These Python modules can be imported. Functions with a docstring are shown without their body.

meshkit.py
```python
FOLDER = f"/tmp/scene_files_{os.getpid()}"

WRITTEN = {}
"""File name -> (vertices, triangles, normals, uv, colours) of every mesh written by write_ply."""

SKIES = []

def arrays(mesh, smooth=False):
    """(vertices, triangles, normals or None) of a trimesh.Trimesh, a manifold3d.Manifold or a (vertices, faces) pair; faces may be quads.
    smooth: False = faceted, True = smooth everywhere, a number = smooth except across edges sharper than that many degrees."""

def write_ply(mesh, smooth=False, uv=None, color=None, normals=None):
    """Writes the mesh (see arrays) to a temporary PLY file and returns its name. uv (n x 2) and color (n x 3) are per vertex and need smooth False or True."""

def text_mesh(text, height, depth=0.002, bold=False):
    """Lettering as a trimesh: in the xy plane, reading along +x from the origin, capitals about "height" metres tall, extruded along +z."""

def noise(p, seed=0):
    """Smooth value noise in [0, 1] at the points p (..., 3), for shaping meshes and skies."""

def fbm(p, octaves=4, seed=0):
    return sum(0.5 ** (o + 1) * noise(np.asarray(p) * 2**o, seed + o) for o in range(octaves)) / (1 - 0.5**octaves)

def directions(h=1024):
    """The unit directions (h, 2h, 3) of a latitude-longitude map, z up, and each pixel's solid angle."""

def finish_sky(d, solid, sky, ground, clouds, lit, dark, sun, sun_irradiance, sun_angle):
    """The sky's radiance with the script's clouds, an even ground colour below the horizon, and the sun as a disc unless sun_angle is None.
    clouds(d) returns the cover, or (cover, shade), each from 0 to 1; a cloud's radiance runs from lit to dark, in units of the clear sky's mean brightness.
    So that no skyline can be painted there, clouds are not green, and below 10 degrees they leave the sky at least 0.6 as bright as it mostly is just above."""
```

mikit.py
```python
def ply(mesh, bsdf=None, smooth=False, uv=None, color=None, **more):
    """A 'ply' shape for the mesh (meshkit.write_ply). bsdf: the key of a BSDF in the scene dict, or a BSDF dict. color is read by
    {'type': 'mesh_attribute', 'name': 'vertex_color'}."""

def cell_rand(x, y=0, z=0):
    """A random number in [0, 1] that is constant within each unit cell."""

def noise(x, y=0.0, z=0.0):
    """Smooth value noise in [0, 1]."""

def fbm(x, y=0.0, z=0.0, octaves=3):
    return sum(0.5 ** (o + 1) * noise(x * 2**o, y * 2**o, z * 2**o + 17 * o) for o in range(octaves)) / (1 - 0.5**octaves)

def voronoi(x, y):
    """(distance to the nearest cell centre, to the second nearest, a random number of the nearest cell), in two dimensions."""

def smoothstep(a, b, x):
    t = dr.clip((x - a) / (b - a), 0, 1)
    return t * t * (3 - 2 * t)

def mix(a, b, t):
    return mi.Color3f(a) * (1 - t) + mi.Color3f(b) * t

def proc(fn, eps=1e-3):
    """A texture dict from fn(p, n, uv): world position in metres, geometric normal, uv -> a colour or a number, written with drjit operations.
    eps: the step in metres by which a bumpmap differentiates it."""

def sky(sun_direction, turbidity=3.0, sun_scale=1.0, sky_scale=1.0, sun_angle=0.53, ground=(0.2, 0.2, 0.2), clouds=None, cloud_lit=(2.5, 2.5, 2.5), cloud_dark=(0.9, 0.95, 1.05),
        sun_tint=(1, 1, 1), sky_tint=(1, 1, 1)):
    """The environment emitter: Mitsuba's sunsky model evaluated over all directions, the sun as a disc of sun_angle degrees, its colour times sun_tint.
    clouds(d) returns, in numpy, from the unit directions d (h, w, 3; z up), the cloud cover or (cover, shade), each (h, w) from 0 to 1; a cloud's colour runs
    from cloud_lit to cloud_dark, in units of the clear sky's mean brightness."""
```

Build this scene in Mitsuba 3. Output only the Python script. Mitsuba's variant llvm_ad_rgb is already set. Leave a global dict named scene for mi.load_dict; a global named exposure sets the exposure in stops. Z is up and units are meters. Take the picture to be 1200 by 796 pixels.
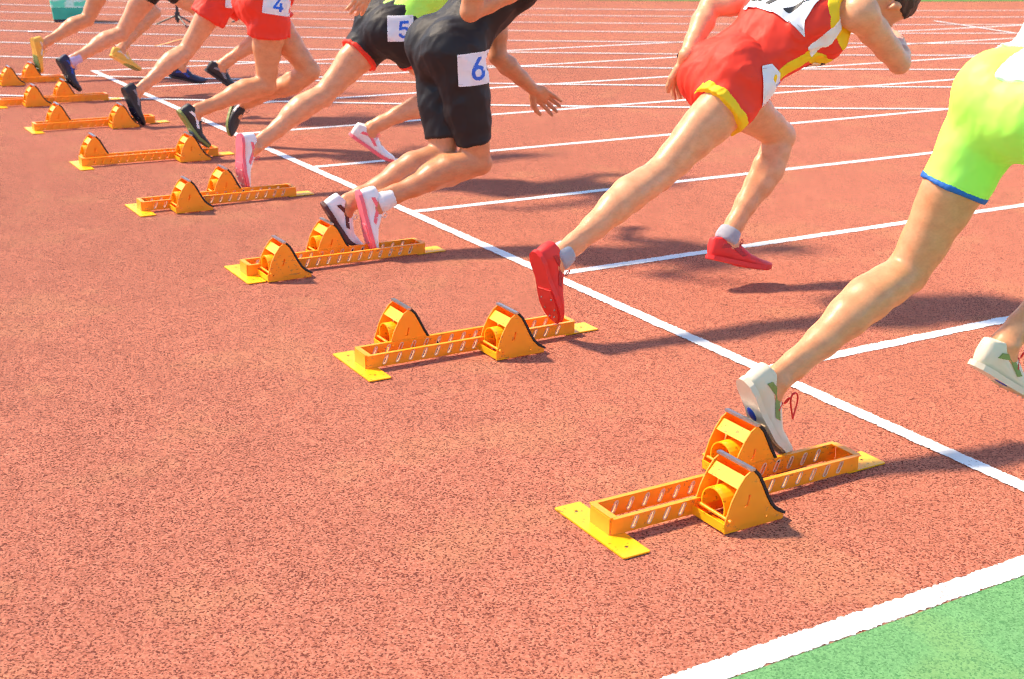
import math, random
import numpy as np, trimesh, manifold3d
from scipy import sparse
from shapely.geometry import Polygon, box as sbox, Point
from shapely import affinity
import drjit as dr
import mitsuba as mi
import mikit, meshkit
from mikit import noise, fbm, voronoi, cell_rand, smoothstep, mix

# ------------------------------------------------------------------ camera, sky, exposure
scene, labels = {}, {}
T = mi.ScalarTransform4f
CAM = [[-0.86542, 0.14951, 0.47822, -2.501], [0.50096, 0.27583, 0.82034, -1.571], [-0.00926, 0.94951, -0.31361, 1.3025], [0, 0, 0, 1]]
scene['camera'] = {'type': 'thinlens', 'to_world': T(CAM), 'fov': 43.19, 'fov_axis': 'x', 'near_clip': 0.05, 'far_clip': 2000.0,
                   'aperture_radius': 0.0028, 'focus_distance': 3.4}
SUN = (-0.52, 0.58, 1.0)
scene['sky'] = mikit.sky(SUN, turbidity=3, sun_angle=6.0, sky_scale=1.9, sky_tint=(1.0, 0.95, 0.90))
exposure = 2.32

# ------------------------------------------------------------------ helpers
used = {}


def numbered(name):
    if name not in scene and name not in used:
        used[name] = 0
        return name
    used[name] = used.get(name, 0) + 1
    while f"{name}_{used[name]:03d}" in used:
        used[name] += 1
    key = f"{name}_{used[name]:03d}"
    used[key] = 0
    return key


def obj(name, mesh, bsdf, parent=None, smooth=False, to_world=None, **kw):
    key = numbered(parent + '__' + name if parent else name)
    d = mesh if isinstance(mesh, dict) else mikit.ply(mesh, bsdf, smooth=smooth, **kw)
    d = dict(d)
    if isinstance(mesh, dict) and bsdf is not None:
        d['bsdf'] = {'type': 'ref', 'id': bsdf}
    if to_world is not None:
        d['to_world'] = to_world
    scene[key] = d
    return key


def thing(name, label, category, group=None):
    key = numbered(name)
    labels[key] = {'label': label, 'category': category}
    if group:
        labels[key]['group'] = group
    return key


def structure(name, mesh, bsdf, label=None, **kw):
    key = obj(name, mesh, bsdf, **kw)
    labels[key] = {'kind': 'structure'}
    if label:
        labels[key]['label'] = label
    return key


def nrm(v):
    v = np.asarray(v, float)
    return v / max(np.linalg.norm(v), 1e-12)


def cat(*ms):
    return trimesh.util.concatenate(ms)


def bx(x0, x1, y0, y1, z0, z1):
    m = trimesh.creation.box((x1 - x0, y1 - y0, z1 - z0))
    m.apply_translation(((x0 + x1) / 2, (y0 + y1) / 2, (z0 + z1) / 2))
    return m


def tube(points, r, sides=10, closed=False):
    """A round tube through the points, with rounded path (parallel-transported frames)."""
    p = np.asarray(points, float)
    t = np.gradient(p, axis=0)
    if closed:
        t = np.roll(p, -1, 0) - np.roll(p, 1, 0)
    t /= np.linalg.norm(t, axis=1, keepdims=True)
    a = nrm(np.cross(t[0], [0.3, 0.2, 0.9] if abs(t[0][2]) < 0.9 else [1, 0.1, 0]))
    ang = np.arange(sides) * 2 * np.pi / sides
    r = np.broadcast_to(r, (len(p),))
    V = []
    for i in range(len(p)):
        a = nrm(a - t[i] * (a @ t[i]))
        b = np.cross(t[i], a)
        V.append(p[i] + r[i] * (np.cos(ang)[:, None] * a + np.sin(ang)[:, None] * b))
    n = len(p)
    F = []
    for i in range(n if closed else n - 1):
        j = (i + 1) % n
        for k in range(sides):
            l = (k + 1) % sides
            F += [[i * sides + k, i * sides + l, j * sides + l], [i * sides + k, j * sides + l, j * sides + k]]
    V = np.vstack(V)
    if not closed:
        c0, c1 = len(V), len(V) + 1
        V = np.vstack([V, p[:1], p[-1:]])
        for k in range(sides):
            l = (k + 1) % sides
            F += [[c0, l, k], [c1, (n - 1) * sides + k, (n - 1) * sides + l]]
    return trimesh.Trimesh(V, F, process=False)


def extrude_y(poly, y0, y1):
    """A polygon in (x, z) given depth along y."""
    m = trimesh.creation.extrude_polygon(poly, abs(y1 - y0), engine='earcut')
    v = m.vertices.copy()
    m.vertices = np.c_[v[:, 0], max(y0, y1) - v[:, 2], v[:, 1]]
    if np.linalg.det(np.array([[1, 0, 0], [0, 0, -1], [0, 1, 0]])) < 0:
        m.invert()
    return m


def strip(points, w, z, closed=False):
    """A flat painted strip of width w along the points (x, y), at height z, with uv in metres."""
    p = np.asarray(points, float)
    t = np.gradient(p, axis=0)
    t /= np.linalg.norm(t, axis=1, keepdims=True)
    n = np.c_[-t[:, 1], t[:, 0]]
    a, b = p + n * w / 2, p - n * w / 2
    V = np.vstack([np.c_[b, np.full(len(p), z)], np.c_[a, np.full(len(p), z)]])
    k = len(p)
    F = [f for i in range(k - 1) for f in ([i, i + 1, k + i + 1], [i, k + i + 1, k + i])]
    return trimesh.Trimesh(V, F, process=False)


# ------------------------------------------------------------------ materials
def mat(name, base, rough=0.5, spec=0.5, metal=0.0, bump=None, two=True, **kw):
    b = {'type': 'principled', 'roughness': rough, 'metallic': metal}
    if not metal:
        b['specular'] = spec
    b['base_color'] = base if isinstance(base, dict) else {'type': 'rgb', 'value': list(base)}
    b.update(kw)
    if bump is not None:
        b = {'type': 'bumpmap', 'tex': bump[0], 'bsdf': b, 'scale': bump[1]}
    scene[name] = {'type': 'twosided', 'bsdf': b} if two else b
    return name


def crumb(p):
    """Rubber crumbs about 5 mm across: the height of the relief (0 in the gaps) and a random number for each crumb."""
    c = 0.0035
    wx = 0.35 * noise(p.x / 0.009, p.y / 0.009, 5.0)
    d1, d2, r = voronoi(p.x / c + wx, p.y / c)
    return smoothstep(0.0, 0.42, d2 - d1) * (0.55 + 0.45 * noise(p.x / 0.013, p.y / 0.013, 3.0)), r


def granule(c_mid, c_hi, c_brown, c_patch):
    """Crumbs of mixed tones: most of the main dye, some paler, some dark brown at random."""
    def f(p, n, uv):
        h, r = crumb(p)
        c = mix(c_mid, c_hi, smoothstep(0.30, 0.95, r))
        big = fbm(p.x * 0.55 + 3, p.y * 0.55 + 8, 0.0, 4)
        fine = fbm(p.x * 11, p.y * 11, 1.0, 3)
        c = c * (0.88 + 0.24 * big) * (0.92 + 0.16 * fine)
        w = smoothstep(0.56, 0.72, fbm(p.x * 4.3 + 31, p.y * 4.3 - 7, 2.0, 5))
        c = mix(c, c_patch, 0.28 * w)
        share = 0.145 + 0.06 * noise(p.x / 0.05, p.y / 0.05, 9.0)
        return mix(c, c_brown, 0.9 * (1 - smoothstep(share, share + 0.06, r)))
    return f


CRUMB = mikit.proc(lambda p, n, uv: crumb(p)[0], eps=4e-4)
mat('track_rubber', mikit.proc(granule((0.43, 0.125, 0.070), (0.60, 0.215, 0.130), (0.16, 0.038, 0.022), (0.57, 0.25, 0.12))), 0.85, 0.25, bump=(CRUMB, 0.0016))
mat('green_rubber', mikit.proc(granule((0.135, 0.33, 0.115), (0.20, 0.42, 0.165), (0.08, 0.22, 0.075), (0.25, 0.39, 0.12))), 0.85, 0.25, bump=(CRUMB, 0.0014))


def line_paint(p, n, uv):
    h, r = crumb(p)
    worn = smoothstep(0.955, 0.985, r) * smoothstep(0.35, 0.65, fbm(p.x * 7, p.y * 7, 0.0, 3))
    c = mix((0.80, 0.79, 0.76), (0.68, 0.66, 0.62), smoothstep(0.45, 0.75, fbm(p.x * 5, p.y * 5, 3.0, 4)))
    return mix(c, (0.36, 0.20, 0.15), 0.85 * worn)


mat('white_line_paint', mikit.proc(line_paint), 0.75, 0.3, bump=(CRUMB, 0.0009))
mat('grass_turf', mikit.proc(lambda p, n, uv: mix((0.055, 0.12, 0.022), (0.14, 0.22, 0.05), fbm(p.x * 14, p.y * 14, 0.0, 3))), 0.9, 0.2)
mat('far_ground', (0.10, 0.16, 0.06), 0.9, 0.2)


def orange_paint(p, n, uv):
    s = fbm(p.x * 25 + p.z * 9, p.y * 25, p.z * 30, 3)
    c = mix((0.92, 0.285, 0.012), (0.96, 0.335, 0.016), s)
    chip = smoothstep(0.66, 0.70, fbm(p.x * 130, p.y * 130, p.z * 130, 3)) * smoothstep(0.46, 0.60, fbm(p.x * 14, p.y * 14, p.z * 14, 2))
    return mix(c, (0.38, 0.16, 0.05), 0.7 * chip)


mat('orange_enamel', mikit.proc(orange_paint), 0.34, 0.5, bump=(mikit.proc(lambda p, n, uv: fbm(p.x * 60, p.y * 60, p.z * 60, 2), eps=1e-3), 0.0006))
mat('sunlit_enamel', mikit.proc(lambda p, n, uv: mix((0.90, 0.39, 0.006), (0.94, 0.45, 0.008), fbm(p.x * 22, p.y * 22, p.z * 22, 3))
                               * (1 - 0.5 * smoothstep(0.70, 0.76, fbm(p.x * 110, p.y * 110, p.z * 110, 2)))), 0.36, 0.5)  # same paint as the orange enamel, with direct sun put into its colour
mat('black_rubber', (0.018, 0.017, 0.017), 0.65, 0.4)
mat('worn_steel', mikit.proc(lambda p, n, uv: mix((0.42, 0.41, 0.40), (0.62, 0.61, 0.59), fbm(p.x * 90, p.y * 90, p.z * 90, 2))), 0.38, metal=1.0)
mat('pale_edge', (0.72, 0.50, 0.30), 0.5)
mat('dark_bolt', (0.09, 0.06, 0.04), 0.5)


def skin(tone):
    def f(p, n, uv):
        a = smoothstep(0.2, 0.8, fbm(p.x * 45, p.y * 45, p.z * 45, 4))
        b = fbm(p.x * 190, p.y * 190, p.z * 190, 2)
        c = mix(mi.Color3f(*tone) * mi.Color3f(0.97, 0.90, 0.86), mi.Color3f(*tone) * mi.Color3f(1.06, 1.08, 1.1), a)
        return c * (0.93 + 0.14 * b)
    return f


PORES = mikit.proc(lambda p, n, uv: noise(p.x * 420, p.y * 420, p.z * 420), eps=7e-4)
SKIN = {}
for i, tone in enumerate([(0.64, 0.275, 0.122), (0.69, 0.315, 0.155), (0.55, 0.22, 0.098)]):
    SKIN[i] = mat('skin_tone' + '_' + ['tan', 'fair', 'brown'][i], mikit.proc(skin(tone)), 0.42, 0.5, bump=(PORES, 0.00022), sheen=0.1)


def weave(p, n, uv):
    return noise(p.x * 900, p.y * 900, p.z * 900) + 9 * fbm(p.x * 38, p.y * 38, p.z * 24, 2)


WEAVE = mikit.proc(weave, eps=6e-4)


def cloth(name, col, rough=0.6, spec=0.35):
    return mat(name, col, rough, spec, bump=(WEAVE, 0.0004))


cloth('lime_lycra', (0.45, 0.93, 0.10), 0.5, 0.5)
cloth('glare_white_lycra', (0.82, 0.84, 0.78), 0.5, 0.4)  # white for the top, and for sun glare painted over the lime hip
cloth('black_lycra', (0.016, 0.013, 0.014), 0.58, 0.35)
cloth('red_cloth', (0.82, 0.042, 0.018), 0.6, 0.35)
cloth('yellow_cloth', (0.86, 0.56, 0.01), 0.6, 0.35)
cloth('blue_trim', (0.02, 0.12, 0.42), 0.6)
cloth('white_cloth', (0.80, 0.79, 0.77), 0.65)
cloth('sock_white', (0.72, 0.70, 0.68), 0.8, 0.2)
cloth('sock_grey', (0.36, 0.36, 0.40), 0.8, 0.2)
cloth('sock_lavender', (0.55, 0.44, 0.62), 0.8, 0.2)
mat('bib_paper', mikit.proc(lambda p, n, uv: mix((0.80, 0.80, 0.81), (0.72, 0.72, 0.75), fbm(p.x * 30, p.y * 30, p.z * 30, 3))), 0.6, 0.3)
mat('bib_blue', (0.02, 0.12, 0.62), 0.5)
mat('bib_black', (0.025, 0.025, 0.028), 0.5)
mat('bib_cream', (0.74, 0.66, 0.46), 0.6)
for nm, c in dict(red=(0.72, 0.025, 0.02), cream=(0.68, 0.57, 0.41), white=(0.78, 0.77, 0.75), pink=(0.86, 0.16, 0.19), black=(0.022, 0.022, 0.024), crimson=(0.42, 0.015, 0.015), tan=(0.52, 0.36, 0.20), navy=(0.018, 0.022, 0.055), amber=(0.80, 0.44, 0.06), olive=(0.20, 0.25, 0.06), blue=(0.02, 0.06, 0.32), grey=(0.22, 0.22, 0.23), maroon=(0.10, 0.025, 0.02)).items():
    mat('shoe_' + nm, c, 0.5, 0.45, bump=(WEAVE, 0.0004))
mat('black_hair', mikit.proc(lambda p, n, uv: mix((0.012, 0.010, 0.010), (0.035, 0.028, 0.026), noise(p.x * 90, p.y * 700, p.z * 700))), 0.45, 0.5)
mat('eye_white', (0.75, 0.73, 0.70), 0.2)
mat('eye_dark', (0.03, 0.018, 0.012), 0.15)
mat('lip', (0.45, 0.14, 0.11), 0.4)
mat('teal_plastic', mikit.proc(lambda p, n, uv: mix((0.01, 0.36, 0.24), (0.02, 0.46, 0.31), fbm(p.x * 12, p.y * 12, p.z * 12, 3))), 0.35)
mat('mint_film', mikit.proc(lambda p, n, uv: mix((0.10, 0.72, 0.44), (0.50, 0.85, 0.68), smoothstep(0.45, 0.6, fbm(p.x * 9, p.y * 9, p.z * 14, 3)))), 0.4)
mat('black_metal', (0.02, 0.02, 0.022), 0.4)
# ------------------------------------------------------------------ the setting
LANE = 1.22


def sheet(x0, x1, y0, y1, z):
    return trimesh.Trimesh([[x0, y0, z], [x1, y0, z], [x1, y1, z], [x0, y1, z]], [[0, 1, 2], [0, 2, 3]], process=False)


def flat(name, mesh, bsdf, label):
    v = np.asarray(mesh.vertices)
    return structure(name, mesh, bsdf, label, uv=v[:, :2])


flat('ground', sheet(-600, 600, -600, 600, -0.012), 'far_ground', None)
R0, XT = 33.09, 24.67          # inner edge of the bend, and the point where the bend meets the straight
YC = R0 + 8 * LANE             # centre of the bend
flat('track', sheet(-60, 90, -0.03, 2 * YC + 0.03, 0.0), 'track_rubber', 'red granulated rubber running track')
flat('apron', sheet(-60, 90, -9.0, -0.03, 0.0), 'green_rubber', 'green granulated rubber surface outside the white boundary line')
a = np.radians(np.linspace(90, 270, 90))
rin = R0 - 2.0
inf = np.vstack([np.c_[XT + rin * np.cos(a), YC + rin * np.sin(a)], [[89, YC - rin], [89, YC + rin]]])
flat('infield', (lambda m: (m.apply_translation((0, 0, 0.004)), trimesh.Trimesh(m.vertices, m.faces, process=False))[1])(
    (lambda v, f: trimesh.Trimesh(np.c_[v, np.zeros(len(v))], f, process=False))(*trimesh.creation.triangulate_polygon(Polygon(inf), engine='earcut'))), 'grass_turf', 'green grass infield beyond the track')

Z = 0.0016


def painted(p0, p1, w, z, x_from=None, x_to=None, step=0.005):
    """A line sprayed on crumb rubber: within the given stretch its edges waver with the crumbs."""
    p0, p1 = np.array(p0, float), np.array(p1, float)
    l = np.linalg.norm(p1 - p0)
    a, b = (0, l) if x_from is None else (x_from, x_to)
    s = np.unique(np.r_[0, np.arange(a, b, step), l])
    t = (p1 - p0) / l
    n = np.array([-t[1], t[0]])
    rnd = np.random.default_rng(int(1000 * w + 100 * abs(p0[1]) + p0[0]))
    V = []
    for q in (-1, 1):
        jit = 0.0016 * rnd.standard_normal(len(s)) + 0.0011 * np.convolve(rnd.standard_normal(len(s)), np.ones(7) / 2.6, 'same')
        V.append(np.c_[p0 + s[:, None] * t + n * (q * w / 2 + q * jit)[:, None], np.full(len(s), z)])
    k = len(s)
    i = np.arange(k - 1)
    F = np.vstack([np.c_[i, i + 1, k + i + 1], np.c_[i, k + i + 1, k + i]])
    return trimesh.Trimesh(np.vstack(V), F, process=False)


flat('start_line', painted([0, 0.03], [0, 8 * LANE + 0.025], 0.05, Z + 0.0016, 0.0, 6.0), 'white_line_paint', 'white start line painted across all eight lanes')
flat('boundary_line', painted([-60, 0], [90, 0], 0.06, Z, 58.0, 61.5), 'white_line_paint', 'white line between the red track and the green surface')
for k in range(1, 9):
    flat('lane_line', painted([0.0, LANE * k], [90, LANE * k], 0.05, Z, 0.0, 5.0, 0.007), 'white_line_paint', None)
for k in range(0, 9):          # the lane lines of the bend, which the straight leaves at a tangent
    r = R0 + LANE * k
    t = np.radians(np.linspace(180, 269.2 if k == 8 else 270, 160))
    pts = np.c_[XT + r * np.cos(t), YC + r * np.sin(t)]
    flat('bend_line', strip(pts, 0.05, Z + 0.0032), 'white_line_paint', None)
flat('stagger_line', strip([[11.0, 10.70], [10.1, 7.80]], 0.05, Z + 0.0048), 'white_line_paint', None)
flat('orange_mark', strip([[1.02, 11.58], [1.20, 11.80], [1.36, 12.05], [1.50, 12.22]], 0.035, Z + 0.0048), 'orange_enamel', None)
key = obj('tape_strip', bx(0.19, 0.335, 13.60, 13.70, 0.0125, 0.0135), 'white_cloth')
labels[key] = {'label': 'small white tape strip stuck on a far bend lane, left end of the track', 'category': 'tape'}


# ------------------------------------------------------------------ starting blocks
def rail_poly():
    x0, x1 = -1.02, -0.288
    outer = Polygon([(x0, 0.006), (x1, 0.006), (x1, 0.046), (x0, 0.046)])
    slots, n = [], 15
    for i in range(n):
        cx = x0 + 0.062 + i * (x1 - x0 - 0.124) / (n - 1)
        s = affinity.translate(affinity.skew(sbox(-0.0050, -0.0095, 0.0050, 0.0095).union(Point(0, 0.0095).buffer(0.0050, 5)).union(Point(0, -0.0095).buffer(0.0050, 5)), xs=24), cx, 0.027)
        slots.append(s)
    return outer, slots


OUT, SLOTS = rail_poly()
RAILP = OUT
for s in SLOTS:
    RAILP = RAILP.difference(s)


def slot_rims(y):
    ms = []
    for s in SLOTS:
        c = np.array(s.exterior.coords)[:-1]
        ms.append(tube(np.c_[c[:, 0], np.full(len(c), y), c[:, 1]], 0.0015, 5, closed=True))
    return cat(*ms)


def thick_y(curve, t, y0, y1):
    """A bent sheet: the polyline in (x, z) given thickness t, extruded from y0 to y1."""
    from shapely.geometry import LineString
    return extrude_y(LineString(curve).buffer(t / 2, cap_style='flat', join_style='round', quad_segs=3), y0, y1)


RAIL = {s: mikit.ply(extrude_y(RAILP, s * 0.04 - 0.0018, s * 0.04 + 0.0018)) for s in (-1, 1)}
RIMS = {s: mikit.ply(cat(slot_rims(s * 0.04 - 0.0021), slot_rims(s * 0.04 + 0.0021)), smooth=40) for s in (-1, 1)}


def lip(y):
    return bx(-1.0185, -0.2895, y - 0.006, y + 0.006, 0.0462, 0.0486)


def end_bar(x, s):
    return cat(bx(x - 0.0015, x + 0.0015, -0.038, 0.038, 0.006, 0.0455), bx(min(x, x - s * 0.017), max(x, x - s * 0.017), -0.0415, 0.0415, 0.0462, 0.0490))


END = [mikit.ply(end_bar(-1.0225, -1)), mikit.ply(end_bar(-0.2855, 1))]


def plate(x0, x1, y0, y1, holes):
    pl = sbox(x0, y0, x1, y1).buffer(-0.004).buffer(0.004, 3)
    for h in holes:
        pl = pl.difference(Point(h).buffer(0.0045, 5))
    m = trimesh.creation.extrude_polygon(pl, 0.0035, engine='earcut')
    m.apply_translation((0, 0, 0.0022))
    return m


PLATES = [mikit.ply(plate(-1.055, -0.985, -0.14, 0.14, [(-1.02, -0.10), (-1.02, 0.10)])), mikit.ply(plate(-0.318, -0.193, -0.042, 0.042, [(-0.233, 0.0)]))]
HOLES = [[(-1.02, -0.10), (-1.02, 0.10)], [(-0.233, 0.0)]]

# one pedal: apex of the foot plate at x = 0, y from -0.065 to 0.065
PW = 0.055
FACE = np.array([(0.0, 0.143), (0.018, 0.124), (0.032, 0.098), (0.046, 0.070), (0.060, 0.046), (0.078, 0.027), (0.101, 0.014)])
side = Polygon([(-0.068, 0.004), (0.101, 0.004), *FACE[::-1].tolist(), (-0.018, 0.132), (-0.036, 0.108), (-0.052, 0.078), (-0.062, 0.048), (-0.068, 0.030)])
slit = affinity.translate(affinity.rotate(Point(0, 0.010).buffer(0.0035, 5).union(sbox(-0.0022, -0.012, 0.0022, 0.010)), -14, origin=(0, 0)), -0.004, 0.072)
side = side.difference(slit)
for hx, hz in ((-0.012, 0.060), (0.052, 0.022), (-0.045, 0.026)):
    side = side.difference(Point(hx, hz).buffer(0.0028, 4))
off = FACE + np.array([0.0045, 0.0035])
arch = np.array([(0.040 * math.cos(t), 0.050 + 0.040 * math.sin(t)) for t in np.radians(np.linspace(-20, 200, 15))])


def arch_mesh():
    v = []
    from shapely.geometry import LineString
    m = trimesh.creation.extrude_polygon(LineString(arch).buffer(0.0016, cap_style='flat', quad_segs=2), 0.05, engine='earcut')
    w = m.vertices.copy()
    m.vertices = np.c_[w[:, 2] - 0.058, w[:, 0], w[:, 1]]
    return m


PED = dict(
    side_plate=[mikit.ply(extrude_y(side, s * PW - 0.0016, s * PW + 0.0016)) for s in (-1, 1)],
    face_plate=[mikit.ply(thick_y(FACE, 0.0028, -PW - 0.001, PW + 0.001), smooth=35)],
    rubber_pad=[mikit.ply(thick_y(off, 0.0062, -PW - 0.0035, PW + 0.0035), smooth=35)],
    top_bar=[mikit.ply(thick_y([(-0.006, 0.1465), (0.0065, 0.1455)], 0.006, -PW - 0.005, PW + 0.005))],
    cross_brace=[mikit.ply(thick_y([(-0.034, 0.1035), (-0.012, 0.128)], 0.003, -PW + 0.002, PW - 0.002))],
    arch_strap=[mikit.ply(arch_mesh(), smooth=35)],
    base_strip=[mikit.ply(thick_y([(-0.069, 0.0285), (-0.0665, 0.0065), (-0.030, 0.0055)], 0.0028, -PW - 0.002, PW + 0.002))],
    pivot_rod=[mikit.ply(tube([(-0.058, -PW - 0.012, 0.036), (-0.058, PW + 0.012, 0.036)], 0.0042, 10), smooth=40)],
)
PMAT = dict(side_plate='orange_enamel', face_plate='orange_enamel', rubber_pad='black_rubber', top_bar='worn_steel', cross_brace='sunlit_enamel', arch_strap='sunlit_enamel', base_strip='sunlit_enamel', pivot_rod='orange_enamel')

# lane, block centre y, shift along x, (side, apex x) of the rear and the front pedal; side +1 is the infield side
BLOCKS = [(8, 0.570, 0.000, (-1, -0.729), (1, -0.548)), (7, 1.825, -0.025, (1, -0.864), (-1, -0.597)), (6, 2.985, 0.010, (-1, -0.905), (1, -0.635)),
          (5, 4.257, -0.045, (-1, -0.875), (1, -0.640)), (4, 5.470, -0.035, (1, -0.965), (-1, -0.500)), (3, 6.770, -0.030, (1, -0.885), (-1, -0.545)),
          (2, 7.960, -0.035, (-1, -0.840), (1, -0.600)), (1, 9.180, -0.080, (-1, -0.790), (1, -0.592))]
BLABEL = {8: 'orange steel starting block nearest the green surface, under the cream shoe',
          7: 'orange starting block pushed off by the runner in red shoes',
          6: 'orange starting block behind the runner in the black suit',
          5: 'orange starting block under the runner in black shorts and lime top',
          4: 'orange starting block pushed off by the runner with bib 4',
          3: 'orange starting block of the third runner from the far end',
          2: 'orange starting block under the runner with a lavender sock',
          1: 'orange starting block farthest from the camera, under the amber shoe'}
for lane, yc, dx, rear, front in BLOCKS:
    b = thing('starting_block', BLABEL[lane], 'starting block', 'starting blocks in a row behind the start line')
    at = T().translate([dx, yc, 0.0])
    for k in (0, 1):
        pk = obj('base_plate', PLATES[k], 'sunlit_enamel', b, to_world=at)
        for hx, hy in HOLES[k]:
            obj('bolt', tube([(hx, hy, 0.001), (hx, hy, 0.0048)], 0.0036, 8), 'dark_bolt', pk, to_world=at)
        obj('end_bar', END[k], 'sunlit_enamel' if False else 'orange_enamel', b, to_world=at)
    for s in (-1, 1):
        rk = obj('side_rail', RAIL[s], 'orange_enamel', b, to_world=at)
        if lane >= 5:
            labels[obj('slot_rim', RIMS[s], 'pale_edge', rk, to_world=at)] = {'kind': 'stuff'}
        obj('rail_lip', lip(s * 0.0445), 'orange_enamel', rk, to_world=at)
    for s, ax in (rear, front):
        y0 = yc + s * 0.098
        pt = T().translate([ax, y0, 0.0])
        pk = None
        for part, meshes in PED.items():
            for m in meshes:
                if pk is None:
                    pk = numbered(b + '__pedal')
                obj(part, m, PMAT[part], pk, to_world=pt)


# ------------------------------------------------------------------ far things on the bend
def rbox(w, d, h, r=0.02):
    pl = sbox(-w / 2, -d / 2, w / 2, d / 2).buffer(-r).buffer(r, 4)
    return pl


def tapered(w, d, h, top, z0, hollow=None):
    m = trimesh.creation.extrude_polygon(rbox(w, d, h, 0.035), h, engine='earcut')
    v = m.vertices.copy()
    s = 1 + (top - 1) * v[:, 2:] / h
    m.vertices = np.c_[v[:, :2] * s, v[:, 2] + z0]
    return m


bn = thing('plastic_bin', 'teal green plastic bin with a paler liner, standing on the far bend lanes', 'bin')
bt = T().translate([0.97, 15.00, 0.004]).rotate([0, 0, 1], -24)
obj('base', tapered(0.40, 0.32, 0.03, 1.0, 0.0), 'black_metal', bn, to_world=bt)
obj('tub', tapered(0.41, 0.33, 0.14, 1.05, 0.03), 'teal_plastic', bn, to_world=bt, smooth=30)
obj('liner', tapered(0.440, 0.356, 0.27, 1.07, 0.168), 'mint_film', bn, to_world=bt, smooth=30)
obj('rim', tapered(0.50, 0.41, 0.02, 1.0, 0.44), 'teal_plastic', bn, to_world=bt, smooth=30)

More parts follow.
